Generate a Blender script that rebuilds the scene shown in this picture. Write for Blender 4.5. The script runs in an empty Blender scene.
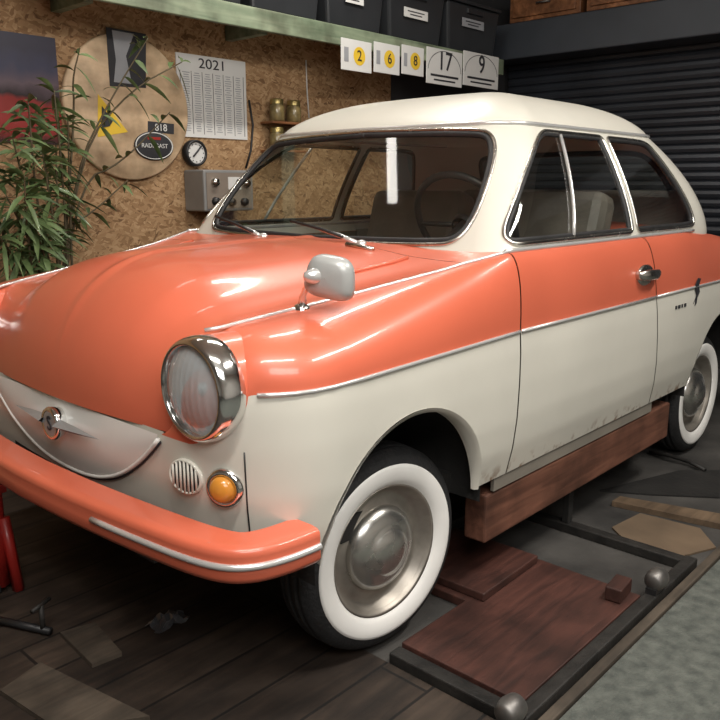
import bpy, math, random
from mathutils import Vector, Matrix, Euler
random.seed(7)
SC=bpy.context.scene; COL=SC.collection
pi=math.pi; cos=math.cos; sin=math.sin
def lerp(a,b,t): return a+(b-a)*t
def sm(a,b,x):
    t=max(0,min(1,(x-a)/(b-a))); return t*t*(3-2*t)
def interp(x,k):
    if x<=k[0][0]: return k[0][1]
    for (x0,y0),(x1,y1) in zip(k,k[1:]):
        if x<=x1: return y0+(y1-y0)*(x-x0)/(x1-x0)
    return k[-1][1]
# ------------------------------------------------------------ camera
CAM=Vector((-.70,-1.783,1.128)); FPX=780.0
TH=math.radians(42.6); PH=math.radians(12.65)
Fv=Vector((cos(TH)*cos(PH),sin(TH)*cos(PH),-sin(PH)))
Rv=Vector((sin(TH),-cos(TH),0)); Uv=Rv.cross(Fv)
cd=bpy.data.cameras.new('camera'); cam=bpy.data.objects.new('camera',cd); COL.objects.link(cam)
m=Matrix((Rv,Uv,-Fv)).transposed().to_4x4(); m.translation=CAM; cam.matrix_world=m
cd.sensor_width=36; cd.lens=36*FPX/720; cd.clip_start=.02; SC.camera=cam
def ray(px,py): return Fv+Rv*((px-360)/FPX)+Uv*((360-py)/FPX)
def onY(px,py,y): r=ray(px,py); return CAM+r*((y-CAM.y)/r.y)
def onX(px,py,x): r=ray(px,py); return CAM+r*((x-CAM.x)/r.x)
def onZ(px,py,z): r=ray(px,py); return CAM+r*((z-CAM.z)/r.z)
# ------------------------------------------------------------ materials
def newmat(name):
    m=bpy.data.materials.new(name); m.use_nodes=True; nt=m.node_tree; nt.nodes.clear()
    out=nt.nodes.new('ShaderNodeOutputMaterial'); return m,nt,out
def L(nt,a,b): nt.links.new(a,b)
def pmat(name,c,rough=.5,metal=0,coat=0,var=.1,scale=6,bump=0,bscale=None,c2=None,rvar=0,rust=None):
    m,nt,out=newmat(name); N=nt.nodes
    b=N.new('ShaderNodeBsdfPrincipled'); L(nt,b.outputs[0],out.inputs[0])
    tc=N.new('ShaderNodeTexCoord'); no=N.new('ShaderNodeTexNoise'); no.inputs['Scale'].default_value=scale; no.inputs['Detail'].default_value=5
    L(nt,tc.outputs['Object'],no.inputs['Vector'])
    cr=N.new('ShaderNodeValToRGB'); cr.color_ramp.elements[0].position=.3; cr.color_ramp.elements[1].position=.7
    a0=[max(0,v*(1-var)) for v in c]; a1=list(c2) if c2 else [min(1,v*(1+var)) for v in c]
    cr.color_ramp.elements[0].color=(*a0,1); cr.color_ramp.elements[1].color=(*a1,1)
    L(nt,no.outputs['Fac'],cr.inputs[0]); col=cr.outputs[0]
    if rust:
        s=N.new('ShaderNodeSeparateXYZ'); L(nt,tc.outputs['Object'],s.inputs[0])
        mr=N.new('ShaderNodeMapRange'); mr.interpolation_type='SMOOTHSTEP'; mr.inputs[1].default_value=.415; mr.inputs[2].default_value=.355; L(nt,s.outputs[2],mr.inputs[0])
        n3=N.new('ShaderNodeTexNoise'); n3.inputs['Scale'].default_value=26; n3.inputs['Detail'].default_value=8; L(nt,tc.outputs['Object'],n3.inputs['Vector'])
        r3=N.new('ShaderNodeMapRange'); r3.inputs[1].default_value=.54; r3.inputs[2].default_value=.68; L(nt,n3.outputs['Fac'],r3.inputs[0])
        mm=N.new('ShaderNodeMath'); mm.operation='MULTIPLY'; L(nt,mr.outputs[0],mm.inputs[0]); L(nt,r3.outputs[0],mm.inputs[1])
        mx=N.new('ShaderNodeMix'); mx.data_type='RGBA'; L(nt,mm.outputs[0],mx.inputs[0]); L(nt,col,mx.inputs[6]); mx.inputs[7].default_value=(*rust,1); col=mx.outputs[2]
    L(nt,col,b.inputs['Base Color'])
    b.inputs['Roughness'].default_value=rough; b.inputs['Metallic'].default_value=metal
    b.inputs['Coat Weight'].default_value=coat; b.inputs['Coat Roughness'].default_value=.08
    if rvar:
        mr=N.new('ShaderNodeMapRange'); mr.inputs[3].default_value=rough-rvar; mr.inputs[4].default_value=rough+rvar
        L(nt,no.outputs['Fac'],mr.inputs[0]); L(nt,mr.outputs[0],b.inputs['Roughness'])
    if bump:
        n2=N.new('ShaderNodeTexNoise'); n2.inputs['Scale'].default_value=bscale or scale*6; n2.inputs['Detail'].default_value=4
        L(nt,tc.outputs['Object'],n2.inputs['Vector'])
        bp=N.new('ShaderNodeBump'); bp.inputs['Strength'].default_value=bump; bp.inputs['Distance'].default_value=.01
        L(nt,n2.outputs['Fac'],bp.inputs['Height']); L(nt,bp.outputs[0],b.inputs['Normal'])
    return m
def glassmat(name,tint,refl=1.0,flute=0,milky=0):
    m,nt,out=newmat(name); N=nt.nodes
    tr=N.new('ShaderNodeBsdfTransparent'); tr.inputs[0].default_value=(*tint,1)
    gl=N.new('ShaderNodeBsdfGlossy'); gl.inputs['Roughness'].default_value=.035
    lw=N.new('ShaderNodeLayerWeight'); lw.inputs[0].default_value=.5
    pw=N.new('ShaderNodeMath'); pw.operation='POWER'; pw.inputs[1].default_value=4; L(nt,lw.outputs['Facing'],pw.inputs[0])
    fm=N.new('ShaderNodeMath'); fm.operation='MULTIPLY_ADD'; fm.inputs[1].default_value=.9*refl; fm.inputs[2].default_value=.09*refl; L(nt,pw.outputs[0],fm.inputs[0])
    mx=N.new('ShaderNodeMixShader'); base=tr.outputs[0]
    if milky:
        df=N.new('ShaderNodeBsdfDiffuse'); df.inputs[0].default_value=(.60,.63,.64,1); m0=N.new('ShaderNodeMixShader'); m0.inputs[0].default_value=milky
        L(nt,base,m0.inputs[1]); L(nt,df.outputs[0],m0.inputs[2]); base=m0.outputs[0]
    L(nt,fm.outputs[0],mx.inputs[0]); L(nt,base,mx.inputs[1]); L(nt,gl.outputs[0],mx.inputs[2])
    L(nt,mx.outputs[0],out.inputs[0])
    if flute:
        tc=N.new('ShaderNodeTexCoord'); w=N.new('ShaderNodeTexWave'); w.bands_direction='Y'; w.inputs['Scale'].default_value=flute
        L(nt,tc.outputs['Object'],w.inputs['Vector']); bp=N.new('ShaderNodeBump'); bp.inputs['Strength'].default_value=.3; bp.inputs['Distance'].default_value=.002
        L(nt,w.outputs['Fac'],bp.inputs['Height']); L(nt,bp.outputs[0],gl.inputs['Normal'])
        if milky: L(nt,bp.outputs[0],df.inputs['Normal'])
    return m
def osbmat(name):
    m,nt,out=newmat(name); N=nt.nodes
    b=N.new('ShaderNodeBsdfPrincipled'); L(nt,b.outputs[0],out.inputs[0]); b.inputs['Roughness'].default_value=.75
    tc=N.new('ShaderNodeTexCoord'); prev=None
    nz=N.new('ShaderNodeTexNoise'); nz.inputs['Scale'].default_value=30; L(nt,tc.outputs['Object'],nz.inputs['Vector'])
    va=N.new('ShaderNodeVectorMath'); va.operation='MULTIPLY_ADD'; va.inputs[1].default_value=(.025,.025,.025); L(nt,nz.outputs['Color'],va.inputs[0]); L(nt,tc.outputs['Object'],va.inputs[2])
    for i,(rot,sc) in enumerate([(0.3,(17,17,66)),(1.25,(19,19,70)),(-.7,(20,20,76)),(.8,(22,22,84)),(-.2,(24,24,80))]):
        mp=N.new('ShaderNodeMapping'); mp.inputs['Scale'].default_value=sc
        mp0=N.new('ShaderNodeMapping'); mp0.inputs['Rotation'].default_value=(0,rot,0)
        L(nt,va.outputs[0],mp0.inputs['Vector']); L(nt,mp0.outputs[0],mp.inputs['Vector'])
        v=N.new('ShaderNodeTexVoronoi'); v.inputs['Scale'].default_value=1; L(nt,mp.outputs[0],v.inputs['Vector'])
        s=N.new('ShaderNodeSeparateColor'); L(nt,v.outputs['Color'],s.inputs[0])
        if prev is None: prev=s.outputs[0]
        else:
            mx=N.new('ShaderNodeMix'); mx.data_type='FLOAT'
            gt=N.new('ShaderNodeMath'); gt.operation='GREATER_THAN'; gt.inputs[1].default_value=.55; L(nt,s.outputs[1],gt.inputs[0])
            L(nt,gt.outputs[0],mx.inputs[0]); L(nt,prev,mx.inputs[2]); L(nt,s.outputs[0],mx.inputs[3]); prev=mx.outputs[0]
    cr=N.new('ShaderNodeValToRGB'); e=cr.color_ramp.elements
    e[0].position=0; e[0].color=(.15,.078,.034,1); e[1].position=1; e[1].color=(.46,.30,.16,1)
    x=e.new(.45); x.color=(.335,.20,.097,1); x=e.new(.10); x.color=(.245,.135,.060,1)
    L(nt,prev,cr.inputs[0]); L(nt,cr.outputs[0],b.inputs['Base Color'])
    return m
def woodmat(name,c0,c1,scale=(1,14,14),rough=.6,planks=None,coat=0):
    m,nt,out=newmat(name); N=nt.nodes
    b=N.new('ShaderNodeBsdfPrincipled'); L(nt,b.outputs[0],out.inputs[0]); b.inputs['Roughness'].default_value=rough; b.inputs['Coat Weight'].default_value=coat
    tc=N.new('ShaderNodeTexCoord'); mp=N.new('ShaderNodeMapping'); mp.inputs['Scale'].default_value=scale; L(nt,tc.outputs['Object'],mp.inputs[0])
    no=N.new('ShaderNodeTexNoise'); no.inputs['Scale'].default_value=2.5; no.inputs['Detail'].default_value=7; no.inputs['Distortion'].default_value=.6
    L(nt,mp.outputs[0],no.inputs['Vector'])
    cr=N.new('ShaderNodeValToRGB'); cr.color_ramp.elements[0].position=.3; cr.color_ramp.elements[1].position=.72
    cr.color_ramp.elements[0].color=(*c0,1); cr.color_ramp.elements[1].color=(*c1,1); L(nt,no.outputs['Fac'],cr.inputs[0])
    col=cr.outputs[0]
    def mul(c,o):
        mx=N.new('ShaderNodeMix'); mx.data_type='RGBA'; mx.blend_type='MULTIPLY'; mx.inputs[0].default_value=1
        L(nt,c,mx.inputs[6]); L(nt,o,mx.inputs[7]); return mx.outputs[2]
    if planks:
        br=N.new('ShaderNodeTexBrick'); br.inputs['Color1'].default_value=(1,1,1,1); br.inputs['Color2'].default_value=(.6,.56,.54,1); br.inputs['Mortar'].default_value=(.12,.11,.1,1)
        br.inputs['Scale'].default_value=1; br.inputs['Brick Width'].default_value=planks[0]; br.inputs['Row Height'].default_value=planks[1]; br.inputs['Mortar Size'].default_value=.004
        L(nt,tc.outputs['Object'],br.inputs['Vector']); col=mul(col,br.outputs[0])
    n2=N.new('ShaderNodeTexNoise'); n2.inputs['Scale'].default_value=7; n2.inputs['Detail'].default_value=8; L(nt,tc.outputs['Object'],n2.inputs['Vector'])
    c2=N.new('ShaderNodeValToRGB'); c2.color_ramp.elements[0].position=.35; c2.color_ramp.elements[0].color=(.5,.48,.46,1); c2.color_ramp.elements[1].position=.6; c2.color_ramp.elements[1].color=(1,1,1,1)
    L(nt,n2.outputs['Fac'],c2.inputs[0]); col=mul(col,c2.outputs[0])
    L(nt,col,b.inputs['Base Color'])
    bp=N.new('ShaderNodeBump'); bp.inputs['Strength'].default_value=.25; bp.inputs['Distance'].default_value=.005
    L(nt,no.outputs['Fac'],bp.inputs['Height']); L(nt,bp.outputs[0],b.inputs['Normal'])
    return m
M={}
M['orange']=pmat('orange_paint',(.66,.145,.078),.34,0,.5,.06,3,rvar=.06)
M['white']=pmat('cream_paint',(.67,.65,.575),.38,0,.35,.05,3,rvar=.05,rust=(.24,.14,.08))
M['silver']=pmat('pale_grille_paint',(.80,.79,.75),.5,0,.15,.04,5)
M['chrome']=pmat('chrome',(.80,.80,.79),.12,1,0,.05,9,rvar=.04)
M['bright']=pmat('bright_metal',(.72,.72,.71),.22,.55,.3,.05,9)
M['badge']=pmat('badge_silver',(.42,.44,.46),.35,.5,0,.05,9)
M['dullchrome']=pmat('aged_chrome',(.60,.58,.54),.26,1,0,.15,14,rvar=.08)
M['satin']=pmat('satin_hubcap',(.58,.57,.54),.27,.95,0,.12,10,rvar=.06)
M['rimdark']=pmat('worn_rim',(.36,.33,.29),.42,.7,0,.25,14,rvar=.08)
M['steel']=pmat('steel',(.22,.21,.20),.5,.9,0,.3,12,rvar=.1)
M['mirror_grey']=pmat('grey_mirror_paint',(.42,.43,.42),.36,.2,.2,.06,8)
M['rubber']=pmat('black_rubber',(.02,.02,.021),.6,0,0,.3,20,bump=.1)
M['tyre']=pmat('tyre_rubber',(.014,.014,.015),.72,0,0,.3,30,bump=.4,bscale=90)
M['whitewall']=pmat('whitewall',(.86,.85,.82),.5,0,0,.04,12)
M['black']=pmat('black_paint',(.015,.015,.016),.45,0,0,.3,10)
M['rail']=pmat('worn_black_steel',(.014,.013,.012),.6,.2,0,.4,14,bump=.2,c2=(.034,.031,.028))
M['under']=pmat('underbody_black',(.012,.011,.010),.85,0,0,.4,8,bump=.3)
M['glass']=glassmat('car_glass',(.94,.97,.94),1.0)
M['lens']=glassmat('headlight_glass',(.9,.92,.92),1.2,flute=20,milky=.42)
M['reflector']=pmat('headlight_reflector',(.56,.60,.62),.45,.1,0,.1,12)
M['amber']=pmat('amber_lens',(.62,.25,.035),.2,0,.4,.1,20)
M['seat']=pmat('seat_vinyl',(.16,.14,.12),.5,0,0,.2,8,bump=.2)
M['dash']=pmat('dash_paint',(.24,.20,.165),.45,0,.1,.1,8)
M['trimcard']=pmat('interior_trim',(.20,.18,.15),.7,0,0,.1,8)
M['osb']=osbmat('osb_board')
M['concrete']=pmat('concrete',(.030,.028,.026),.85,0,0,.4,3.5,bump=.3,bscale=25,c2=(.075,.070,.064))
M['mat']=pmat('grey_green_floor',(.085,.095,.085),.9,0,0,.25,30,bump=.6,bscale=160,c2=(.14,.15,.132))
M['planks']=woodmat('dark_floorboards',(.024,.017,.012),(.075,.052,.037),(1.2,10,10),.7,planks=(1.1,.14))
M['redboard']=woodmat('red_brown_board',(.040,.014,.010),(.095,.034,.024),(2,16,16),.6)
M['beamwood']=woodmat('beam_wood',(.10,.038,.022),(.21,.088,.054),(1.5,18,18),.65)
M['tanwood']=woodmat('tan_wood',(.09,.06,.036),(.17,.115,.07),(2,14,14),.7)
M['edgewood']=woodmat('edge_wood',(.05,.040,.030),(.11,.085,.062),(2,14,14),.75)
M['card']=pmat('cardboard',(.13,.09,.056),.85,0,0,.25,5)
M['discwood']=woodmat('pale_plywood',(.70,.50,.31),(.80,.60,.39),(3,3,10),.6)
M['greenwood']=woodmat('green_shelf',(.14,.19,.12),(.30,.35,.24),(1,12,12),.6)
M['drawerwood']=woodmat('drawer_wood',(.16,.06,.02),(.36,.16,.07),(2,12,12),.5)
M['shutter']=pmat('shutter_grey',(.028,.032,.04),.4,.3,0,.2,3)
M['housing']=pmat('blue_grey_housing',(.05,.058,.07),.5,.2,0,.15,3)
M['darkwall']=pmat('charcoal_wall',(.03,.03,.032),.85,0,0,.25,3,bump=.1)
M['plaster']=pmat('pale_wall',(.62,.61,.58),.85,0,0,.08,3)
M['bin']=pmat('dark_plastic',(.025,.027,.03),.35,0,0,.15,6)
M['paper']=pmat('white_paper',(.66,.66,.64),.7,0,0,.04,6)
M['ink']=pmat('dark_ink',(.025,.025,.03),.6,0,0,.1,8)
M['greyink']=pmat('grey_ink',(.30,.31,.33),.7,0,0,.1,8)
M['yellow']=pmat('yellow_print',(.75,.50,.04),.5,0,0,.06,8)
M['red']=pmat('red_paint',(.35,.02,.015),.4,0,.2,.15,8)
M['boxgrey']=pmat('grey_box',(.26,.26,.255),.45,.2,0,.12,6)
M['leaf']=pmat('leaf',(.055,.105,.032),.5,0,.15,.45,9,c2=(.18,.26,.10))
M['stem']=pmat('stem',(.09,.07,.035),.7,0,0,.2,8)
M['terracotta']=pmat('terracotta',(.30,.12,.06),.8,0,0,.15,6)
M['soil']=pmat('soil',(.03,.02,.014),.95,0,0,.4,30,bump=.6)
M['jar']=pmat('jar_contents',(.16,.12,.05),.25,0,.4,.4,30)
M['lid']=pmat('jar_lid',(.38,.30,.12),.35,.8,0,.1,8)
M['plastic_wrap']=pmat('crumpled_wrap',(.07,.07,.075),.3,0,.3,.4,20)
def postermat():
    m,nt,out=newmat('poster_print'); N=nt.nodes
    b=N.new('ShaderNodeBsdfPrincipled'); b.inputs['Roughness'].default_value=.4; L(nt,b.outputs[0],out.inputs[0])
    tc=N.new('ShaderNodeTexCoord'); s=N.new('ShaderNodeSeparateXYZ'); L(nt,tc.outputs['Generated'],s.inputs[0])
    no=N.new('ShaderNodeTexNoise'); no.inputs['Scale'].default_value=4; L(nt,tc.outputs['Generated'],no.inputs['Vector'])
    ad=N.new('ShaderNodeMath'); ad.operation='MULTIPLY_ADD'; ad.inputs[1].default_value=.25; L(nt,no.outputs['Fac'],ad.inputs[0]); L(nt,s.outputs[2],ad.inputs[2])
    cr=N.new('ShaderNodeValToRGB'); e=cr.color_ramp.elements; L(nt,ad.outputs[0],cr.inputs[0])
    e[0].position=.15; e[0].color=(.03,.012,.012,1); e[1].position=1.0; e[1].color=(.03,.027,.05,1)
    for p,c in ((.26,(.24,.016,.013)),(.50,(.28,.022,.018)),(.56,(.025,.015,.018)),(.68,(.12,.08,.10)),(.85,(.04,.04,.08))):
        x=e.new(p); x.color=(*c,1)
    L(nt,cr.outputs[0],b.inputs['Base Color']); return m
M['poster']=postermat()
# ------------------------------------------------------------ mesh helpers
ORG={}
def thing(name,label,cat,loc=(0,0,0),group=None,rz=0):
    o=bpy.data.objects.new(name,None); COL.objects.link(o); o.location=loc; o.rotation_euler=(0,0,rz); o.empty_display_size=.1
    o['label']=label; o['category']=cat
    if group: o['group']=group
    ORG[o.name]=Vector(loc); return o
def tag(o,label,cat,group=None):
    o['label']=label; o['category']=cat
    if group: o['group']=group
    return o
def mk(name,verts,faces,mats,parent=None,smooth=True,mi=None,org=None,bevel=0,kind=None,local=False,label=None):
    if org is None: org=ORG[parent.name] if (parent and not local) else Vector((0,0,0))
    org=Vector(org)
    me=bpy.data.meshes.new(name)
    me.from_pydata([tuple(Vector(v)-org) for v in verts],[],faces)
    if not isinstance(mats,(list,tuple)): mats=[mats]
    for a in mats: me.materials.append(M[a] if isinstance(a,str) else a)
    if mi:
        for p,i in zip(me.polygons,mi): p.material_index=i
    for p in me.polygons: p.use_smooth=smooth
    me.update()
    o=bpy.data.objects.new(name,me); COL.objects.link(o)
    if parent: o.parent=parent; ORG[o.name]=org
    else: o.location=org; ORG[o.name]=org
    if bevel:
        b=o.modifiers.new('bevel','BEVEL'); b.width=bevel; b.segments=2; b.limit_method='ANGLE'
        for p in me.polygons: p.use_smooth=False
    if kind: o['kind']=kind
    if label: o['label']=label
    return o
class MB:
    def __init__(s): s.v=[]; s.f=[]; s.mi=[]
    def add(s,v,f,m=0):
        n=len(s.v); s.v+= [tuple(a) for a in v]; s.f+=[tuple(i+n for i in q) for q in f]; s.mi+=[m]*len(f); return s
    def box(s,c,d,rot=None,m=0,taper=1):
        x,y,z=[a/2 for a in d]; c=Vector(c); P=[]
        for sz in (-1,1):
            k=taper if sz<0 else 1
            for sx,sy in ((-1,-1),(1,-1),(1,1),(-1,1)):
                p=Vector((sx*x*k,sy*y*k,sz*z)); 
                if rot: p=rot@p
                P.append(c+p)
        return s.add(P,[(3,2,1,0),(4,5,6,7),(0,1,5,4),(1,2,6,5),(2,3,7,6),(3,0,4,7)],m)
    def tube(s,pts,r,segs=8,closed=False,m=0,flat=1,up=None):
        pts=[Vector(p) for p in pts]; n=len(pts); V=[]
        T=[]
        for i in range(n):
            a=pts[(i-1)%n] if (closed or i>0) else pts[i]; b=pts[(i+1)%n] if (closed or i<n-1) else pts[i]
            t=(b-a); T.append(t.normalized() if t.length>1e-9 else Vector((1,0,0)))
        u=T[0].orthogonal().normalized()
        if up is not None:
            u=Vector(up); u=(u-T[0]*u.dot(T[0])).normalized()
        for i in range(n):
            u=(u-T[i]*u.dot(T[i])).normalized(); w=T[i].cross(u); rr=r[i] if isinstance(r,(list,tuple)) else r
            for k in range(segs):
                a=2*pi*k/segs; V.append(pts[i]+u*(cos(a)*rr*flat)+w*(sin(a)*rr))
        F=[]
        for i in range(n if closed else n-1):
            j=(i+1)%n
            for k in range(segs):
                l=(k+1)%segs; F.append((i*segs+k,i*segs+l,j*segs+l,j*segs+k))
        if not closed: F.append(tuple(range(segs))[::-1]); F.append(tuple((n-1)*segs+k for k in range(segs)))
        return s.add(V,F,m)
    def lathe(s,prof,o=(0,0,0),axis=(0,0,1),segs=32,m=0,sc=(1,1)):
        o=Vector(o); ax=Vector(axis).normalized(); u=(Vector((0,0,1)) if abs(ax.z)<.9 else Vector((1,0,0))); u=(u-ax*u.dot(ax)).normalized(); w=ax.cross(u)
        V=[];F=[]; n=len(prof)
        for r,h in prof:
            for k in range(segs):
                a=2*pi*k/segs; V.append(o+ax*h+u*(cos(a)*r*sc[0])+w*(sin(a)*r*sc[1]))
        for i in range(n-1):
            for k in range(segs):
                l=(k+1)%segs; F.append((i*segs+k,i*segs+l,(i+1)*segs+l,(i+1)*segs+k))
        return s.add(V,F,m)
    def disc(s,o,axis,r,segs=32,m=0): return s.lathe([(r,0),(0,0)],o,axis,segs,m)
    def grid(s,P,m=0,flip=False,mfun=None):
        R=len(P);C=len(P[0]); V=[p for row in P for p in row]
        n=len(s.v); s.v+=[tuple(v) for v in V]
        for i in range(R-1):
            for j in range(C-1):
                q=(i*C+j,i*C+j+1,(i+1)*C+j+1,(i+1)*C+j)
                if flip: q=q[::-1]
                s.f.append(tuple(a+n for a in q)); s.mi.append(mfun(i,j) if mfun else m)
        return s
    def prism(s,poly,fr,to,m=0):
        n=len(poly); d=Vector(to)-Vector(fr); V=[Vector(p) for p in poly]+[Vector(p)+d for p in poly]
        F=[tuple(range(n)),tuple(range(2*n-1,n-1,-1))]+[(i,i+n,(i+1)%n+n,(i+1)%n) for i in range(n)]
        return s.add(V,F,m)
    def cut(s,inside,snap):
        V=[Vector(v) for v in s.v]; keep=[];mi=[]; dv=set(); kv=set()
        for f,q in zip(s.f,s.mi):
            c=sum((V[i] for i in f),Vector())/len(f)
            if inside(c): dv.update(f)
            else: keep.append(f); mi.append(q); kv.update(f)
        for i in dv&kv: V[i]=snap(V[i])
        used=sorted(kv); ix={a:b for b,a in enumerate(used)}
        s.v=[tuple(V[i]) for i in used]; s.f=[tuple(ix[i] for i in f) for f in keep]; s.mi=mi; return s
    def mirror(s):
        r=MB(); r.v=[(x,-y,z) for x,y,z in s.v]; r.f=[f[::-1] for f in s.f]; r.mi=list(s.mi); return r
    def build(s,name,mats,parent=None,smooth=True,**k): return mk(name,s.v,s.f,mats,parent,smooth,s.mi,**k)
def text(name,body,size,mat,parent,loc,rot=(pi/2,0,0),sx=1,extr=.0008,align='CENTER',label=None):
    cu=bpy.data.curves.new('lettering','FONT'); cu.body=body; cu.size=size; cu.align_x=align; cu.align_y='CENTER'; cu.extrude=extr
    t=bpy.data.objects.new('lettering',cu); COL.objects.link(t); dg=bpy.context.evaluated_depsgraph_get()
    me=bpy.data.meshes.new_from_object(t.evaluated_get(dg)); bpy.data.objects.remove(t)
    mm=Matrix.Translation(Vector(loc))@Euler(rot).to_matrix().to_4x4()@Matrix.Diagonal((sx,1,1,1))
    V=[mm@v.co for v in me.vertices]; F=[tuple(p.vertices) for p in me.polygons]
    return mk(name,V,F,mat,parent,False,label=label)
def chaikin(P,it=3):
    P=[Vector(p) for p in P]
    for _ in range(it):
        Q=[]; n=len(P)
        for i in range(n):
            a=P[i]; b=P[(i+1)%n]; Q+=[a*.75+b*.25,a*.25+b*.75]
        P=Q
    return P
def inpoly(x,y,P):
    c=False; n=len(P); j=n-1
    for i in range(n):
        if (P[i][1]>y)!=(P[j][1]>y) and x<(P[j][0]-P[i][0])*(y-P[i][1])/(P[j][1]-P[i][1])+P[i][0]: c=not c
        j=i
    return c
def nearest(x,y,P):
    p=Vector((x,y)); best=None;bd=1e9; n=len(P)
    for i in range(n):
        a=P[i];b=P[(i+1)%n]; d=b-a; t=0 if d.length<1e-9 else max(0,min(1,(p-a).dot(d)/d.dot(d))); q=a+d*t
        e=(q-p).length
        if e<bd: bd=e;best=q
    return best
# ------------------------------------------------------------ ROOM
YW=1.5; XS=4.4
def struct(name,mb,mat,**k): return mb.build(name,mat,None,False,kind='structure',**k)
struct('floor',MB().box((.2,-1.25,-.05),(8.6,5.7,.1)),'concrete')
struct('wall_left',MB().box((-.45,YW+.05,1.4),(7.2,.1,2.8)),'osb')
struct('wall_left_rear',MB().box((3.8,YW+.05,1.4),(1.3,.1,2.8)),'darkwall')
struct('wall_right',MB().box((XS+.12,-1.25,1.4),(.1,5.7,2.8)),'darkwall')
struct('wall_front',MB().box((.2,-4.05,1.4),(8.6,.1,2.8)),'plaster')
struct('wall_near',MB().box((-4.05,-1.25,1.4),(.1,5.5,2.8)),'plaster')
struct('ceiling',MB().box((.2,-1.25,2.85),(8.6,5.7,.1)),'plaster')
sh=MB(); rows=[]; pitch=.055
for i in range(36):
    z=i*pitch
    for f,o in ((0,0),(.15,.011),(.5,.016),(.85,.011)): rows.append((XS-o,z+f*pitch))
sh.grid([[(x,-2.4,z),(x,1.44,z)] for x,z in rows]); struct('door_1',sh,'shutter')
struct('trim_1',MB().box((XS-.10,-.5,2.08),(.30,3.9,.23)),'housing',bevel=.008)
struct('floor_boards',MB().box((-.35,.1,.004),(1.85,2.6,.008)),'planks')
struct('floor_walkway',MB().box((1.2,-2.27,.003),(6.4,2.33,.006)),'mat')
tag(MB().box((1.0,-1.089,.008),(1.7,.026,.016)).build('floor_edging','edgewood',None,False,org=(1.0,-1.089,0),bevel=.003),'narrow worn wooden strip beside the black lift rail','edging strip')

# ------------------------------------------------------------ CAR
car=thing('car','two-tone orange and cream vintage saloon car with whitewall tyres','car',(1.7,0,0))
ZN=.622
yst=lambda x: interp(x,[(.15,.42),(.20,.468),(.26,.505),(.6,.578),(.9,.642),(1.04,.69)])
Eh=lambda x: interp(x,[(.0,.812),(.24,.838),(.6,.886),(.85,.922),(1.04,.957)])
Bh=lambda x: interp(x,[(.2,.108),(.45,.092),(.75,.062),(1.0,.020),(1.06,.005)])
def hoodpt(t,s):
    a=abs(t); xn=.150+.03*a*a; Lh=lerp(.33,.13,a*a); n=2.3
    if s<.45:
        ph=s/.45*pi/2; x=xn+Lh*(1-max(cos(ph),0)**(2/n)); fr=sin(ph)**(2/n)
    elif s<=.9: x=lerp(xn+Lh,.93,(s-.45)/.45); fr=1
    else: x=lerp(.93,1.06,(s-.9)/.1); fr=1
    hump=.76*(1-sm(.10,1.0,a))+.24*(1-sm(.50,.74,a))
    vf=sm(.25,.4,x)*(1-sm(.75,.95,x))
    H=Eh(x)+Bh(x)*hump+.006*math.exp(-(t/.035)**2)-.006*vf*math.exp(-((a-.86)/.09)**2)
    return Vector((x,t*yst(x),ZN+fr*(H-ZN)))
ts=[-1+2*i/100 for i in range(101)]
MB().grid([[hoodpt(t,.9*j/60-(.002 if j==60 else 0)) for t in ts] for j in range(61)]).build('hood','orange',car)
cw=MB().grid([[hoodpt(t,.9+.1*j/8) for t in ts] for j in range(9)])
for s in (-1,1): cw.grid([[Vector((x,s*y,.957 if y>.68 else .95)) for y in (.692,.66,.56)] for x in (1.05,1.12,1.22)])
cw.build('cowl','orange',car)
Z0=.757
def Zs(x): return interp(x,[(.2,.735),(1.05,.757)])
def edgept(k):
    if k<=.6: return hoodpt(-1,.45*k/.6)
    x=lerp(.31,.42,(k-.6)/.4); return Vector((x,-yst(x),Eh(x)))
def outer(k):
    ps=k*pi/2; e=2/2.6
    return Vector((.42-.252*max(cos(ps),0)**e,-.42-.323*sin(ps)**e,0))
def zk(k): return lerp(ZN-.005,Zs(outer(k).x),sm(.12,.48,k))
def inset(z): return interp(z,[(.36,.03),(.44,.012),(.52,.003),(.62,0),(.70,.001),(.757,.005)])
NL=26; NQ=16
def column(po,no,pi_,z0,zb,ns=2.35):
    pts=[]
    for j in range(NL+1):
        z=lerp(zb,z0,j/NL); p=po-no*inset(z); pts.append(Vector((p.x,p.y,z)))
    base=po-no*inset(z0)
    for j in range(1,NQ+1):
        q=j/NQ*pi/2; a=1-max(cos(q),0)**(2/ns); b=sin(q)**(2/ns)
        pts.append(Vector((lerp(base.x,pi_.x,a),lerp(base.y,pi_.y,a),lerp(z0,pi_.z,b))))
    return pts
cols=[]; N1=48
for i in range(N1+1):
    k=i/N1; po=outer(k); d=outer(min(1,k+.01))-outer(max(0,k-.01)); no=Vector((d.y,-d.x,0)).normalized()
    if no.x>0: no=-no
    cols.append(column(po,no,edgept(k),zk(k),lerp(.40,.36,k)))
N2=56
for i in range(1,N2+1):
    x=lerp(.42,1.047,i/N2); cols.append(column(Vector((x,-.743-.002*i/N2,0)),Vector((0,-1,0)),Vector((x,-yst(x),Eh(x))),Zs(x),.36))
ARF=(.625,.345,.290); ARR=(2.64,.345,.285)
def arch(mb,A):
    ins=lambda c:(c.x-A[0])**2+(c.z-A[1])**2<A[2]**2
    def sn(v):
        d=Vector((v.x-A[0],v.z-A[1])); d=d.normalized()*A[2]; return Vector((A[0]+d.x,v.y,A[1]+d.y))
    return mb.cut(ins,sn)
mfun=lambda i,j:0 if j<NL else 1
ff=arch(MB().grid(cols,mfun=mfun),ARF)
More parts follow.
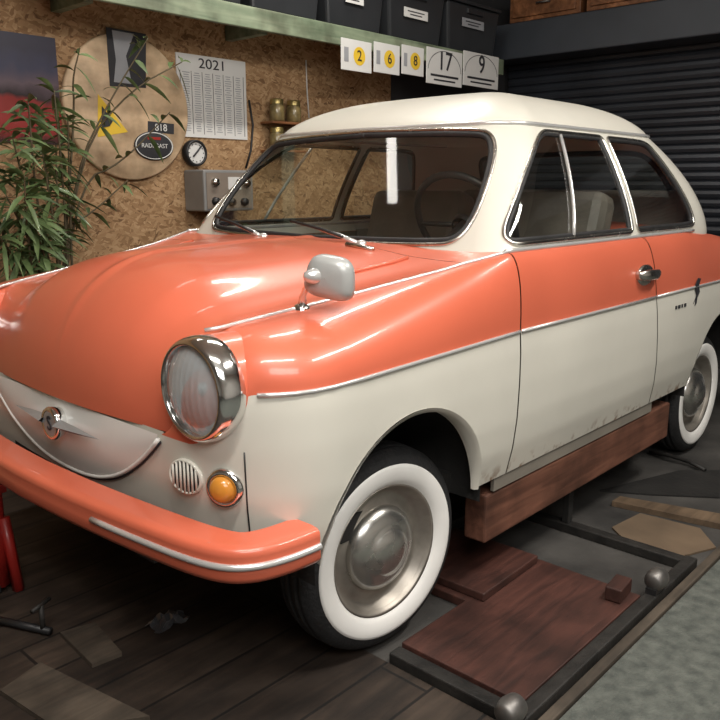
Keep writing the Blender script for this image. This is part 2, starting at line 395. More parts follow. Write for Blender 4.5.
def lipmb(A):
    P=[]
    for i in range(41):
        a=lerp(0.03,pi-.03,i/40); x=A[0]+A[2]*cos(a); z=A[1]+A[2]*sin(a); ins=inset(z); r2=A[2]-.010
        P.append([(x,-.745+ins-.002,z),(A[0]+r2*cos(a),-.741+ins,A[1]+r2*sin(a)),(A[0]+r2*cos(a),-.70,A[1]+r2*sin(a))])
    return MB().grid(P)
def wellmb(A):
    r=A[2]+.012; P=[]
    for i in range(31):
        a=lerp(-.1,pi+.1,i/30); P.append([(A[0]+r*cos(a),-.715,A[1]+r*sin(a)),(A[0]+r*cos(a),-.36,A[1]+r*sin(a)),(A[0],-.36,A[1])])
    return MB().grid(P)
for f in (ff,ff.mirror()): f.build('front_fender',['white','orange'],car)
for A in (ARF,ARR):
    for g in (0,1):
        l=lipmb(A); w=wellmb(A)
        if g: l=l.mirror(); w=w.mirror()
        l.build('wheel_arch_lip','white',car); w.build('wheel_well','under',car)
xr=lambda z: interp(z,[(.36,2.0),(.757,1.925),(.955,1.875)])
yin=lambda x: interp(x,[(2.35,.69),(3.05,.62),(3.2,.45)])
zin=lambda x: interp(x,[(2.25,.957),(2.6,.935),(3.05,.88),(3.2,.82)])
def skewcol(xfun,yo=-.745):
    c=column(Vector((0,yo,0)),Vector((0,-1,0)),Vector((0,-.69,.957)),Z0,.36)
    return [Vector((xfun(p.z),p.y,p.z)) for p in c]
dm=MB().grid([skewcol(lambda z,k=k: lerp(1.053,xr(z)-.003,k/50)) for k in range(51)],mfun=mfun)
doors=[dm.build('door',['white','orange'],car),dm.mirror().build('door',['white','orange'],car)]
rc=[]
for k in range(71):
    c=column(Vector((0,-.745,0)),Vector((0,-1,0)),Vector((0,-.69,.957)),Z0,.36); q=[]
    for j,p in enumerate(c):
        x=lerp(xr(p.z)+.003,3.05,k/70)
        if j>NL:
            qq=(j-NL)/NQ*pi/2; a=1-max(cos(qq),0)**(2/2.35); b=sin(qq)**(2/2.35)
            q.append(Vector((x,lerp(-.740,-yin(x),a),lerp(Z0,zin(x),b))))
        else: q.append(Vector((x,p.y,p.z)))
    rc.append(q)
for i in range(1,25):
    k=i/24; ps=k*pi/2; e=2/2.4
    po=Vector((3.05+.30*sin(ps)**e,-.45-.295*max(cos(ps),0)**e,0)); no=Vector((sin(ps),-cos(ps),0))
    x=lerp(3.05,3.2,k); rc.append(column(po,no,Vector((x,-yin(x),zin(x))),Z0,.36))
rf=arch(MB().grid(rc,mfun=mfun),ARR)
rf.build('rear_fender',['white','orange'],car); rf.mirror().build('rear_fender',['white','orange'],car)
MB().grid([[Vector((x,t*yin(x),zin(x)+.045*(1-t*t)*sm(2.2,2.5,x)-.02*(1-sm(2.2,2.3,x)))) for t in ts] for x in [2.2+i/20 for i in range(21)]]).build('trunk_lid','orange',car)
MB().grid([[Vector((x+.02*(1-t*t),t*.45,z+(.045*(1-t*t) if z>.8 else 0))) for t in ts] for x,z in ((3.32,.36),(3.345,.5),(3.35,.62),(3.345,.757),(3.31,.80),(3.2,.82))]).build('tail_panel',['white'],car)
# nose panel and mouth shaped grille
def nosex(y,z): return .166+.004*(y/.42)**2+inset(z)*.8
MB().grid([[Vector((nosex(y,z),y,z)) for y in [-.425+.85*i/40 for i in range(41)]] for z in [lerp(.38,ZN+.002,j/20) for j in range(21)]]).build('nose_panel','white',car)
low=lambda y: .440+.170*min(1,abs(y)/.415)**2.4
GP=[]
def grx(y,z,f): return nosex(y,z)-.008-.010*sin(pi*f)*(1-(y/.42)**2)
for i in range(61):
    y=lerp(-.413,.413,i/60); zl=low(y); col=[]
    for j in range(13):
        f=j/12; z=lerp(zl,ZN-.004,f); col.append(Vector((grx(y,z,f),y,z)))
    GP.append(col)
gp=MB().grid(GP).build('grille_panel','silver',car)
ys=[lerp(-.413,.413,i/60) for i in range(61)]
MB().tube([Vector((nosex(y,low(y))-.007,y,low(y)-.002)) for y in ys],.0050,8).build('grille_surround','silver',gp)
MB().tube([Vector((nosex(y,low(y))-.003,y,low(y)-.009)) for y in ys],.0035,8).build('grille_gap','ink',gp)
# bumpers
bk=[(.285,-.766),(.26,-.766),(.20,-.760),(.145,-.742),(.105,-.705),(.082,-.63),(.066,-.5),(.052,-.35),(.040,-.18),(.036,0)]
def sm_path(k):
    k=[Vector(p) for p in k]
    for _ in range(2):
        Q=[k[0]]
        for a,b in zip(k,k[1:]): Q+=[a*.75+b*.25,a*.25+b*.75]
        k=Q+[k[-1]]
    return k
half=sm_path(bk); path=half+[Vector((p.x,-p.y)) for p in half[::-1][1:]]
def bumper(path,cen,z0,name,stripname):
    P=[];S=[]
    prof=[(-.070,.010),(-.02,.011),(-.002,.009),(.005,.003),(.006,-.008),(.005,-.020),(.007,-.028),(.007,-.050),(.002,-.060),(-.02,-.064),(-.05,-.064)]
    n=len(path)
    for i,p in enumerate(path):
        d=(path[min(n-1,i+1)]-path[max(0,i-1)]); no=Vector((d.y,-d.x)).normalized()
        if no.dot(p-cen)<0: no=-no
        P.append([Vector((p.x+no.x*o,p.y+no.y*o,z0+h)) for o,h in prof]); S.append(Vector((p.x+no.x*.006,p.y+no.y*.006,z0-.026)))
    b=MB().grid(P); C=len(prof)
    b.f.append(tuple(range(C))); b.mi.append(0); b.f.append(tuple((n-1)*C+j for j in range(C))); b.mi.append(0)
    o=b.build(name,'orange',car)
    k=n//2-8
    for s in (S[:k],S[n-k:]): MB().tube(s,.0070,8).build(stripname,'bright',o)
bumper(path,Vector((.6,0)),.465,'front_bumper','chrome_strip')
bumper([Vector((3.48-p.x,p.y)) for p in path],Vector((2.9,0)),.465,'rear_bumper','chrome_strip')
# cabin
ZB,ZT=.945,1.305
hh=lambda z:(z-ZB)/(ZT-ZB)
def cb(h): return .692-.165*max(h,0)**1.45
def cxf(h): return .992+.285*h
def cxr(h): return 2.80-.25*max(h,0)**2.2
CR=lambda h: lerp(.10,.14,h); CR2=lambda h: lerp(.30,.30,h); BOW=.035
def front_x(y,z):
    h=hh(z); b=cb(h); r=CR(h); a=abs(y); x1=cxf(h)+BOW*((b-r)/b)**2
    if a<=b-r: return cxf(h)+BOW*(a/b)**2
    return x1+r-math.sqrt(max(0,r*r-(a-b+r)**2))
def side_y(x,z):
    h=hh(z); b=cb(h); r=CR(h); x1=cxf(h)+BOW*((b-r)/b)**2; r2=CR2(h); xe=cxr(h)-.06-r2
    if x<x1+r: return b-r+math.sqrt(max(0,r*r-(x1+r-x)**2))
    if x>xe: return b-r2+math.sqrt(max(0,r2*r2-(x-xe)**2))
    return b
def rear_x(y,z):
    h=hh(z); b=cb(h); r2=CR2(h); a=abs(y); x1=cxr(h)-.06
    if a<=b-r2: return x1+.06*(1-(a/(b-r2))**2)
    return x1-r2+math.sqrt(max(0,r2*r2-(a-b+r2)**2))
def outline(h):
    z=lerp(ZB,ZT,h); b=cb(h); r=CR(h); r2=CR2(h); x1=cxf(h)+BOW*((b-r)/b)**2; xe=cxr(h)-.06-r2; pts=[]
    for i in range(60): y=(b-r)*i/60; pts.append((front_x(y,z),-y))
    for i in range(24): a=i/24*pi/2; pts.append((x1+r-r*cos(a),-(b-r+r*sin(a))))
    for i in range(130): pts.append((lerp(x1+r,xe,i/130),-b))
    for i in range(24): a=i/24*pi/2; pts.append((xe+r2*sin(a),-(b-r2+r2*cos(a))))
    for i in range(31): y=(b-r2)*(1-i/30); pts.append((rear_x(y,z),-y))
    full=pts+[(x,-y) for x,y in pts[::-1][1:-1]]
    return [Vector((x,y,z)) for x,y in full]
NH=46
ring=[outline(lerp(-.06,1,j/NH)) for j in range(NH+1)]
top=ring[-1]; cxm=1.93; DOME=.143
for q in range(1,31):
    g=max(.01,cos(q/30*pi/2)); ring.append([Vector((cxm+(p.x-cxm)*g,p.y*g,ZT+DOME*(1-g**2.8)**.74)) for p in top])
cs=MB().grid([r+[r[0]] for r in ring])
def V2(a): return [Vector(p) for p in a]
def sym(h): return V2(h+[(-a,b) for a,b in h[::-1]])
wsc=chaikin(sym([(0.0,.968),(.46,.975),(.540,.985),(.552,1.06),(.525,1.18),(.480,1.260),(.42,1.276),(.0,1.286)][::-1]),3)
dwin=chaikin(V2([(1.098,.985),(1.125,.985),(1.5,.985),(1.76,.985),(1.797,.985),(1.802,1.00),(1.828,1.255),(1.828,1.276),(1.81,1.277),(1.50,1.278),(1.452,1.277),(1.380,1.240),(1.255,1.150),(1.135,1.04),(1.098,.998)]),3)
qwin=chaikin(V2([(1.860,.985),(1.88,.985),(2.16,.985),(2.31,.985),(2.36,.992),(2.32,1.10),(2.22,1.25),(2.18,1.273),(2.08,1.276),(1.91,1.277),(1.885,1.276),(1.882,1.255),(1.860,1.01)]),3)
bwin=chaikin(sym([(0,.99),(.42,.99),(.50,1.0),(.47,1.1),(.42,1.24),(.34,1.262),(0,1.265)][::-1]),3)
cs.cut(lambda c:c.x<1.6 and c.z<1.30 and abs(c.y)<.64 and c.x<front_x(min(abs(c.y),cb(hh(c.z))),c.z)+.012 and inpoly(c.y,c.z,wsc),
       lambda v:(lambda q:Vector((front_x(q.x,q.y),q.x,q.y)))(nearest(v.y,v.z,wsc)))
for sgn in (-1,1):
    for W in (dwin,qwin):
        cs.cut(lambda c:c.y*sgn>0.4 and c.z<1.30 and abs(abs(c.y)-side_y(c.x,c.z))<.012 and inpoly(c.x,c.z,W),
           lambda v:(lambda q:Vector((q.x,sgn*side_y(q.x,q.y),q.y)))(nearest(v.x,v.z,W)))
cs.cut(lambda c:c.x>2.3 and c.z<1.29 and abs(c.y)<.52 and inpoly(c.y,c.z,bwin),
       lambda v:(lambda q:Vector((rear_x(q.x,q.y),q.x,q.y)))(nearest(v.y,v.z,bwin)))
shell=cs.build('cabin_shell','white',car,label='cream roof and window pillars')
def patch(curve,fn,rings=12):
    c=sum(curve,Vector((0,0)))/len(curve); P=[]
    for j in range(rings+1):
        f=j/rings; P.append([fn(c+(p-c)*max(f,.002)) for p in curve]+[fn(c+(curve[0]-c)*max(f,.002))])
    return MB().grid(P)
fnf=lambda q:Vector((front_x(q.x,q.y)+.003,q.x,q.y)); fnr=lambda q:Vector((rear_x(q.x,q.y)-.004,q.x,q.y))
ws=patch(wsc,fnf).build('windscreen','glass',car)
MB().tube([fnf(p) for p in wsc],.009,8,True).build('rubber_seal','rubber',ws)
def grow(W,d):
    n=len(W); c=sum(W,Vector((0,0)))/n; out=[]
    for i in range(n):
        t=W[(i+1)%n]-W[i-1]; no=Vector((t.y,-t.x)).normalized()
        if no.dot(W[i]-c)<0: no=-no
        out.append(W[i]+no*d)
    return out
MB().tube([fnf(p)-Vector((.006,0,-.002)) for p in grow(wsc,.011)],.0055,8,True).build('chrome_surround','dullchrome',ws)
for sgn in (-1,1):
    fns=lambda q,s=sgn:Vector((q.x,s*(side_y(q.x,q.y)-.004),q.y)); fno=lambda q,s=sgn:Vector((q.x,s*(side_y(q.x,q.y)+.003),q.y))
    w=patch(dwin,fns).build('door_window','glass',car)
    MB().tube([fns(p) for p in dwin],.007,8,True).build('rubber_seal','rubber',w)
    MB().tube([fno(p) for p in grow(dwin,.009)],.006,8,True).build('chrome_frame','dullchrome',w)
    MB().tube([fno(Vector((lerp(1.41,1.555,i/8),lerp(.985,1.277,i/8)))) for i in range(9)],.0058,8).build('vent_divider','bright',w)
    w=patch(qwin,fns).build('quarter_window','glass',car)
    MB().tube([fns(p) for p in qwin],.008,8,True).build('rubber_seal','rubber',w)
    MB().tube([fno(p) for p in grow(qwin,.009)],.005,8,True).build('chrome_frame','dullchrome',w)
    MB().tube([Vector((x,sgn*.693,.961)) for x in [1.04+i*.0325 for i in range(41)]],.0065,8).build('belt_trim','bright',car)
    MB().tube([Vector((x,sgn*(yst(x)+.004),Eh(x)+.002)) for x in [lerp(.235,1.04,i/50) for i in range(51)]],.0045,8).build('fender_crest_trim','bright',car)
    def crn(k): p=outer(k); return Vector((p.x-.001,sgn*(-p.y-.003),zk(k)))
    st=[crn(k) for k in (.50,.56,.62,.7,.8,.9,1)]+[Vector((x,sgn*.741,Zs(x))) for x in [lerp(.45,1.045,i/14) for i in range(15)]]
    MB().tube(st,.0048,8).build('side_trim','bright',car)
    MB().tube([Vector((x,sgn*.742,Z0)) for x in (1.055,1.3,1.6,1.92)],.0048,8).build('side_trim','bright',doors[0 if sgn<0 else 1])
    MB().tube([Vector((x,sgn*.742,Z0)) for x in (1.93,2.3,2.7,3.05)],.0048,8).build('side_trim','bright',car)
    y=.733*sgn
    hd=MB().tube([Vector((1.755,y,.842)),Vector((1.765,y+.022*sgn,.843)),Vector((1.79,y+.030*sgn,.843)),Vector((1.86,y+.030*sgn,.840)),Vector((1.89,y+.022*sgn,.838)),Vector((1.90,y,.838))],[.014,.016,.018,.018,.015,.012],10,flat=.6,up=(0,1,0))
    hd.lathe([(.040,-.012),(.042,.004),(.036,.010),(0,.012)],(1.825,y,.838),(0,sgn,0),24,sc=(.85,1.55))
    hd.build('door_handle','dullchrome',doors[0 if sgn<0 else 1])
bw=patch(bwin,fnr).build('rear_window','glass',car)
MB().tube([fnr(p) for p in bwin],.013,8,True).build('rubber_seal','rubber',bw)
nt_=len(top)
gi=[i for i in range(-nt_//2,nt_//2) if top[i%nt_].x<2.36]
MB().tube([Vector((cxm+(top[i%nt_].x-cxm)*1.003,top[i%nt_].y*1.004,top[i%nt_].z)) for i in gi],.0068,8).build('roof_gutter','bright',car)
u=MB(); u.box((1.80,0,.345),(2.6,1.24,.06)); u.box((.36,0,.42),(.36,.68,.26)); u.box((.62,0,.55),(.10,.70,.10))
u.box((1.0,0,.65),(.02,1.34,.58)); u.box((.28,0,.345),(.12,.62,.09))
for s in (-1,1): u.box((3.0,s*.55,.6),(.3,.01,.4))
u.build('underbody','under',car,False)
for s in (-1,1):
    MB().box((1.52,s*.705,.62),(1.04,.01,.60)).build('door_card','trimcard',car,False); MB().box((2.14,s*.68,.66),(.36,.01,.54)).build('side_card','trimcard',car,False)
ax=MB(); ax.box((.62,0,.30),(.10,.5,.035))
for s in (-1,1):
    ax.tube([(.62,s*.54,.27),(.62,s*.18,.33)],.022,8); ax.tube([(.62,s*.5,.235),(.50,s*.16,.29)],.014,8); ax.tube([(.62,s*.45,.30),(.62,s*.45,.55)],.03,10)
ax.build('front_axle','steel',car)
MB().tube([(2.64,-.54,.27),(2.64,0,.33),(2.64,.54,.27)],.025,8).build('rear_axle','steel',car)
for s in (-1,1):
    c=Vector((.190,s*.544,.735)); A=(-1,0,0)
    h=MB().lathe([(.104,-.01),(.105,-.06),(.104,-.12),(.098,-.22),(.085,-.28)],c,A,40).build('headlight','orange',car)
    MB().lathe([(.100,-.03),(.106,-.02),(.1085,-.004),(.108,.012),(.104,.026),(.098,.034),(.093,.036),(.090,.030),(.088,.020)],c,A,48).build('chrome_rim','chrome',h)
    MB().lathe([(.089,.022),(.070,.004),(.045,-.010),(.02,-.016),(0,-.017)],c,A,40).lathe([(0,.012),(.012,.006),(.014,-.01),(.01,-.02)],c,A,16).build('reflector','reflector',h)
    MB().lathe([(.0905,.024),(.07,.038),(.05,.047),(.025,.052),(0,.053)],c,A,40).build('lens','lens',h)
    cc=Vector((.192,s*.598,.540)); A2=Vector((-.92,s*.39,0)).normalized()
    t=MB().lathe([(.041,-.02),(.042,0),(.038,.009),(.030,.012),(.027,.006)],cc,A2,32).build('turn_signal','chrome',car)
    MB().lathe([(.028,.006),(.026,.018),(.020,.025),(.012,.029),(0,.030)],cc,A2,28).build('amber_lens','amber',t)
    vc=Vector((.170,s*.500,.545)); A3=Vector((-.985,s*.17,0)).normalized(); W3=Vector((0,0,1)).cross(A3)
    v=MB().lathe([(.042,-.012),(.042,.004),(.038,.008),(.036,.004)],vc,A3,32,sc=(.9,1.12)).build('vent','white',car)
    MB().lathe([(.038,0),(0,0)],vc+A3*.003,A3,28,sc=(.9,1.12)).build('vent_recess','black',v)
    for i in range(-3,4):
        hgt=math.sqrt(.038**2-(i*.0095)**2)*.9; p=vc+W3*(i*.0108)+A3*.006
        MB().tube([p-Vector((0,0,hgt)),p+Vector((0,0,hgt))],.0027,6).build('vent_bar','white',v)
    MB().tube([Vector((outer(.42).x-.001+inset(z)*.8,s*(-outer(.42).y-inset(z)*.3),z)) for z in (.42,.50,.58,.62)],.0018,6).build('fender_seam','black',car)
# emblem
ec=Vector((.132,0,.562))
em=MB().lathe([(.036,-.022),(.042,.003),(.038,.009),(.031,.007)],ec,(-1,0,0),32).build('emblem','chrome',car)
MB().disc(ec-Vector((.007,0,0)),(-1,0,0),.032,28).build('emblem_face','badge',em)
text('emblem_mark','S',.052,'ink',em,ec-Vector((.0085,0,0)),(pi/2,0,-pi/2))
for s in (-1,1):
    MB().add([Vector((.134,s*.034,.579)),Vector((.134,s*.034,.551)),Vector((.137,s*.215,.567)),Vector((.114,s*.034,.565)),Vector((.150,s*.034,.565)),Vector((.124,s*.11,.566)),Vector((.134,s*.11,.576)),Vector((.134,s*.11,.557))],[(0,3,5,6),(3,1,7,5),(6,5,2),(5,7,2),(0,6,2,4),(1,4,2,7)]).build('emblem_wing','badge',em,False)
# mirror
mc=Vector((.446,-.640,.940)); mh=MB(); mdir=Matrix.Rotation(math.radians(18),3,'Z')@Matrix.Rotation(math.radians(8),3,'X')
def mring(d,k):
    q=[]
    for i in range(32):
        a=2*pi*i/32; e=.58
        cx=math.copysign(abs(cos(a))**e,cos(a))*.055*k; cz=math.copysign(abs(sin(a))**e,sin(a))*.046*k
        q.append(mc+mdir@Vector((d,cx*(1-.12*cz/.046),cz)))
    return q+[q[0]]
mi_=mh.grid([mring(.018,.94),mring(.015,1),mring(.004,.99),mring(-.008,.90),mring(-.015,.65),mring(-.018,.3),mring(-.019,.01)]).build('wing_mirror','mirror_grey',car)
MB().lathe([(.018,.0),(.016,.014),(.010,.028),(0,.032)],mc+Vector((-.015,.018,.004)),(-1,.2,0),20).build('mirror_boss','bright',mi_)
MB().tube([Vector((.452,-.552,.862)),Vector((.448,-.560,.895)),mc+Vector((-.012,.05,-.018)),mc+Vector((-.022,.014,.002))],[.012,.007,.007,.009],10).lathe([(.020,-.004),(.018,.008),(.010,.014),(0,.015)],(.452,-.552,.862),(0,-.25,1),20).build('mirror_stalk','chrome',mi_)
MB().grid([mring(.0185,k) for k in (.9,.5,.01)]).build('mirror_glass','chrome',mi_)
for a,bp in ((Vector((.962,-.26,.960)),Vector((1.005,.08,1.01))),(Vector((.962,.17,.962)),Vector((1.015,.46,1.01)))):
    mid=a.lerp(bp,.5)+Vector((-.02,0,.012))
    w=MB().tube([a,a.lerp(bp,.25)+Vector((-.016,0,.012)),mid],[.008,.007,.004],8).lathe([(.016,-.012),(.015,.008),(.008,.014),(0,.015)],a,(-.3,0,1),16).build('wiper','bright',car)
    d=(bp-a).normalized(); MB().tube([mid-d*.11,mid-d*.02+Vector((-.004,0,.004)),mid+d*.15],.005,6).build('wiper_blade','rubber',w)
MB().tube([Vector((.90,y,hoodpt(y/yst(.9),.88).z+.004)) for y in (-.26,-.31,-.36)],.007,8).build('cowl_trim','dullchrome',car)
for s in (-1,1): MB().tube([hoodpt(.74*s,q)+Vector((0,0,.003)) for q in (.70,.76,.82,.88)],.006,8).build('hood_trim','orange',car)
d=MB(); prof=[(1.06,.80),(1.28,.80),(1.30,.86),(1.28,.92),(1.22,.945),(1.08,.948)]
d.grid([[Vector((x,y,z)) for x,z in prof] for y in [-.62,-.3,0,.3,.62]]); d.build('dashboard','dash',car)
sw=MB(); sc_=Vector((1.43,-.29,1.0)); sa=Vector((.85,0,.5)).normalized(); su=Vector((0,1,0)); sv=sa.cross(su)
sw.tube([sc_+su*(.185*cos(2*pi*i/40))+sv*(.185*sin(2*pi*i/40)) for i in range(40)],.012,8,True)
for a in (0,pi,-pi/2): sw.tube([sc_,sc_+su*(.18*cos(a))+sv*(.18*sin(a))],.009,6)
sw.tube([sc_,sc_-sa*.25],.02,8); sw.lathe([(.04,-.02),(.045,0),(.03,.012),(0,.014)],sc_,sa,20); sw.build('steering_wheel','black',car)
def seat(y,x0,wd,name):
    o=MB().box((x0,y,.56),(.48,wd,.16),Matrix.Rotation(.05,3,'Y')).build(name,'seat',car,False,bevel=.04)
    MB().box((x0+.27,y,.83),(.13,wd,.56),Matrix.Rotation(.28,3,'Y')).build('seat_back','seat',o,False,bevel=.04)
seat(-.30,1.62,.48,'front_seat'); seat(.30,1.62,.48,'front_seat'); seat(0,2.32,1.15,'rear_seat')
for i,wd in enumerate((.012,.018,.010,.016)): MB().box((2.10+i*.028,-.7455,.700),(wd,.003,.012)).build('flank_letter','ink',car,False)
p0=Vector((2.27,-.7465,.715)); bd=MB()
bd.prism([p0+Vector((a,0,b)) for a,b in [(-.005,-.02),(.02,.01),(.005,.035),(0,.05),(.02,.075),(.05,.07),(.035,.045),(.05,.02),(.03,.0),(.028,-.02),(.012,-.03),(.015,0)]],(0,0,0),(0,.0015,0))
bd.build('flank_sticker','ink',car,False)
# wheels
def wheel():
    w=MB().lathe([(.150,.05),(.150,-.02),(.158,-.040),(.166,-.060),(.172,-.064),(.170,-.056),(.160,-.048),(.152,-.030),(.140,-.024),(.125,-.030),(.108,-.034),(.05,-.034),(0,-.034)],(0,0,0),(0,1,0),56).build('wheel','rimdark',car,local=True); ORG[w.name]=Vector((0,0,0))
    tp=[(.165,-.052),(.185,-.067),(.205,-.071),(.224,-.071),(.242,-.066),(.254,-.056),(.261,-.046)]
    full=tp+[(.263,-.040),(.258,-.038),(.258,-.033),(.264,-.031),(.2655,-.014),(.259,-.012),(.259,-.007),(.266,-.005),(.266,.010),(.259,.012),(.259,.017),(.264,.019),(.261,.032),(.252,.046),(.235,.055),(.205,.060),(.185,.056),(.165,.045)]
    MB().lathe(full,(0,0,0),(0,1,0),72).build('tyre','tyre',w,local=True)
    MB().lathe([(.169,-.0585),(.176,-.066),(.188,-.0715),(.206,-.0750),(.218,-.0745),(.2245,-.0730),(.2260,-.0700)],(0,0,0),(0,1,0),72).build('whitewall','whitewall',w,local=True)
    MB().lathe([(.110,-.030),(.111,-.038),(.107,-.048),(.098,-.058),(.086,-.065),(.072,-.070),(.062,-.072),(.058,-.076),(.048,-.082),(.032,-.087),(.016,-.089),(0,-.0895)],(0,0,0),(0,1,0),56).build('hubcap','satin',w,local=True)
    return w
w0=wheel(); R0=Vector((1.7,0,0))
def place(w,x,y,z,rz): w.location=Vector((x,y,z))-R0; w.rotation_euler=(0,0,rz); w.scale=(.965,.965,.965)
def dupw():
    c=w0.copy(); COL.objects.link(c); c.parent=car
    for ch in list(w0.children):
        g=ch.copy(); COL.objects.link(g); g.parent=c
    return c
place(w0,.626,-.595,.2665,math.radians(-5))
place(dupw(),2.64,-.605,.259,0)
place(dupw(),.626,.595,.2665,pi-math.radians(5)); place(dupw(),2.64,.60,.259,pi)

# ------------------------------------------------------------ lift and wood under the car
tag(MB().box((1.60,-.672,.245),(1.26,.07,.138)).build('timber_beam','beamwood',None,False,org=(1.60,-.672,.176),bevel=.006),'reddish brown timber beam wedged beneath the car sill','beam')
lf=thing('car_lift','low black steel lift frame lying on the floor under the car','lift',(1.1,-.6,0))
MB().box((.92,-1.055,.018),(1.3,.035,.036)).build('side_rail','rail',lf,False,bevel=.004)
MB().box((1.25,-.36,.018),(.64,.035,.036)).build('side_rail','rail',lf,False,bevel=.004)
MB().box((.60,-.87,.016),(.04,.34,.032)).build('cross_bar','rail',lf,False,bevel=.004)
MB().box((1.55,-.705,.016),(.04,.67,.032)).build('cross_bar','rail',lf,False,bevel=.004)
MB().box((1.55,-.652,.103),(.03,.024,.144)).build('support_post','under',lf,False,bevel=.003)
zb=.001
tag(MB().prism([(x,y,zb) for x,y in ((.64,-1.03),(1.26,-1.03),(1.26,-.42),(.91,-.42),(.91,-.69),(.64,-.69))],(0,0,0),(0,0,.026)).build('board','redboard',None,False,org=(.95,-.70,zb),bevel=.003),'large dark red-brown board lying inside the lift frame','board')
zb+=.026
tag(MB().box((1.215,-.985,zb+.021),(.09,.045,.04),Matrix.Rotation(.1,3,'Z')).build('wood_block','redboard',None,False,org=(1.215,-.985,zb),bevel=.004),'small red-brown wooden block on the corner of the board','block')
tag(MB().box((1.08,-.58,zb+.0125),(.30,.30,.024),Matrix.Rotation(.03,3,'Z')).build('wood_offcut','redboard',None,False,org=(1.08,-.58,zb),bevel=.004),'short dark plank lying on the red-brown board behind the front tyre','plank')
for i,(x,y,lb) in enumerate(((.553,-1.055,'rounded steel roller on the rail nearest the camera'),(1.30,-1.055,'rounded steel roller on the rail beside the wooden block'))):
    t=thing('steel_roller',lb,'roller',(x,y,.0365),'rollers on the lift rail')
    MB().lathe([(0,-.032),(.018,-.032),(.026,-.024),(.030,0),(.026,.024),(.018,.032),(0,.032)],(x,y,.069),(1,.0,0),24).build('roller','steel',t)
    MB().box((x,y,.0445),(.075,.03,.016)).build('bracket','black',t,False)
def sheet(name,px,z,th,mat,label,cat):
    P=[onZ(a,b,z) for a,b in px]; c=sum(P,Vector())/len(P); c.z=z-th
    mb=MB().prism([p-Vector((0,0,th)) for p in P],(0,0,0),(0,0,th)); return tag(mb.build(name,mat,None,False,org=c),label,cat)
sheet('cardboard_sheet',[(612,527),(640,513),(700,528),(716,547),(665,560),(625,540)],.007,.006,'card','flat torn cardboard sheet on the floor behind the lift frame','cardboard')
sheet('plank',[(612,501),(620,496),(735,516),(735,527)],.021,.02,'tanwood','thin tan plank on the floor under the rear of the car','plank')
sheet('floor_plate',[(600,490),(680,470),(720,470),(720,497),(650,494)],.007,.006,'under','thin dark sheet on the floor below the rear wheel','sheet')  # thin flat sheet in the near-black underbody material
rp=[onZ(650,452,.013),onZ(668,455,.028),onZ(690,462,.02),onZ(705,470,.013)]
tag(MB().tube(rp,.009,8).build('metal_rod','rail',None,org=rp[0]),'bent steel rod lying on the floor by the rear wheel','rod')
b0=onZ(-4,590,0.008); js=thing('axle_stand','red steel axle stand at the left under the nose of the car','axle stand',b0)
for sx,sy in ((-1,-1),(1,-1),(1,1),(-1,1)): MB().tube([b0+Vector((sx*.045,sy*.045,0)),b0+Vector((sx*.03,sy*.03,.22))],.016,6).build('leg','red',js)
MB().tube([b0+Vector((0,0,.02)),b0+Vector((0,0,.29))],.042,12).build('post','red',js)
MB().box(b0+Vector((0,0,.30)),(.10,.05,.025)).build('saddle','red',js,False,bevel=.004)
c0=onZ(14,628,.012); ct=thing('bar_clamp','small black screw clamp on the floorboards at the left edge','clamp',c0)
MB().tube([c0+Vector((-.04,.10,.010)),c0+Vector((.05,-.10,.010))],.010,6).build('bar','black',ct)
MB().tube([c0+Vector((-.035,.09,.012)),c0+Vector((-.035,.09,.08)),c0+Vector((0,.06,.085))],.010,6).build('jaw','black',ct)
MB().tube([c0+Vector((.04,-.08,.0)),c0+Vector((.04,-.08,.08))],.007,8).tube([c0+Vector((.01,-.095,.08)),c0+Vector((.07,-.065,.08))],.006,6).build('screw_handle','rail',ct)
wc=onZ(168,622,.009); P=[]
for i in range(9):
    r=[]
    for j in range(9):
        u_=(i-4)/4;v_=(j-4)/4; r.append(wc+Vector((u_*.045+random.uniform(-.008,.008),v_*.03+random.uniform(-.008,.008),max(0,.022*(1-u_*u_)*(1-v_*v_)+random.uniform(-.008,.010)))))
    P.append(r)
tag(MB().grid(P).build('plastic_wrapper','plastic_wrap',None,False,org=wc),'crumpled grey plastic wrapper on the dark floorboards below the bumper','wrapper')
sheet('wood_scrap',[(60,632),(95,622),(122,652),(92,664)],.020,.011,'edgewood','small wood offcut on the floorboards left of the plastic wrapper','offcut')
sheet('wood_scrap',[(0,690),(40,662),(150,716),(60,730)],.021,.012,'edgewood','plank lying on the floorboards in the near left corner','offcut')

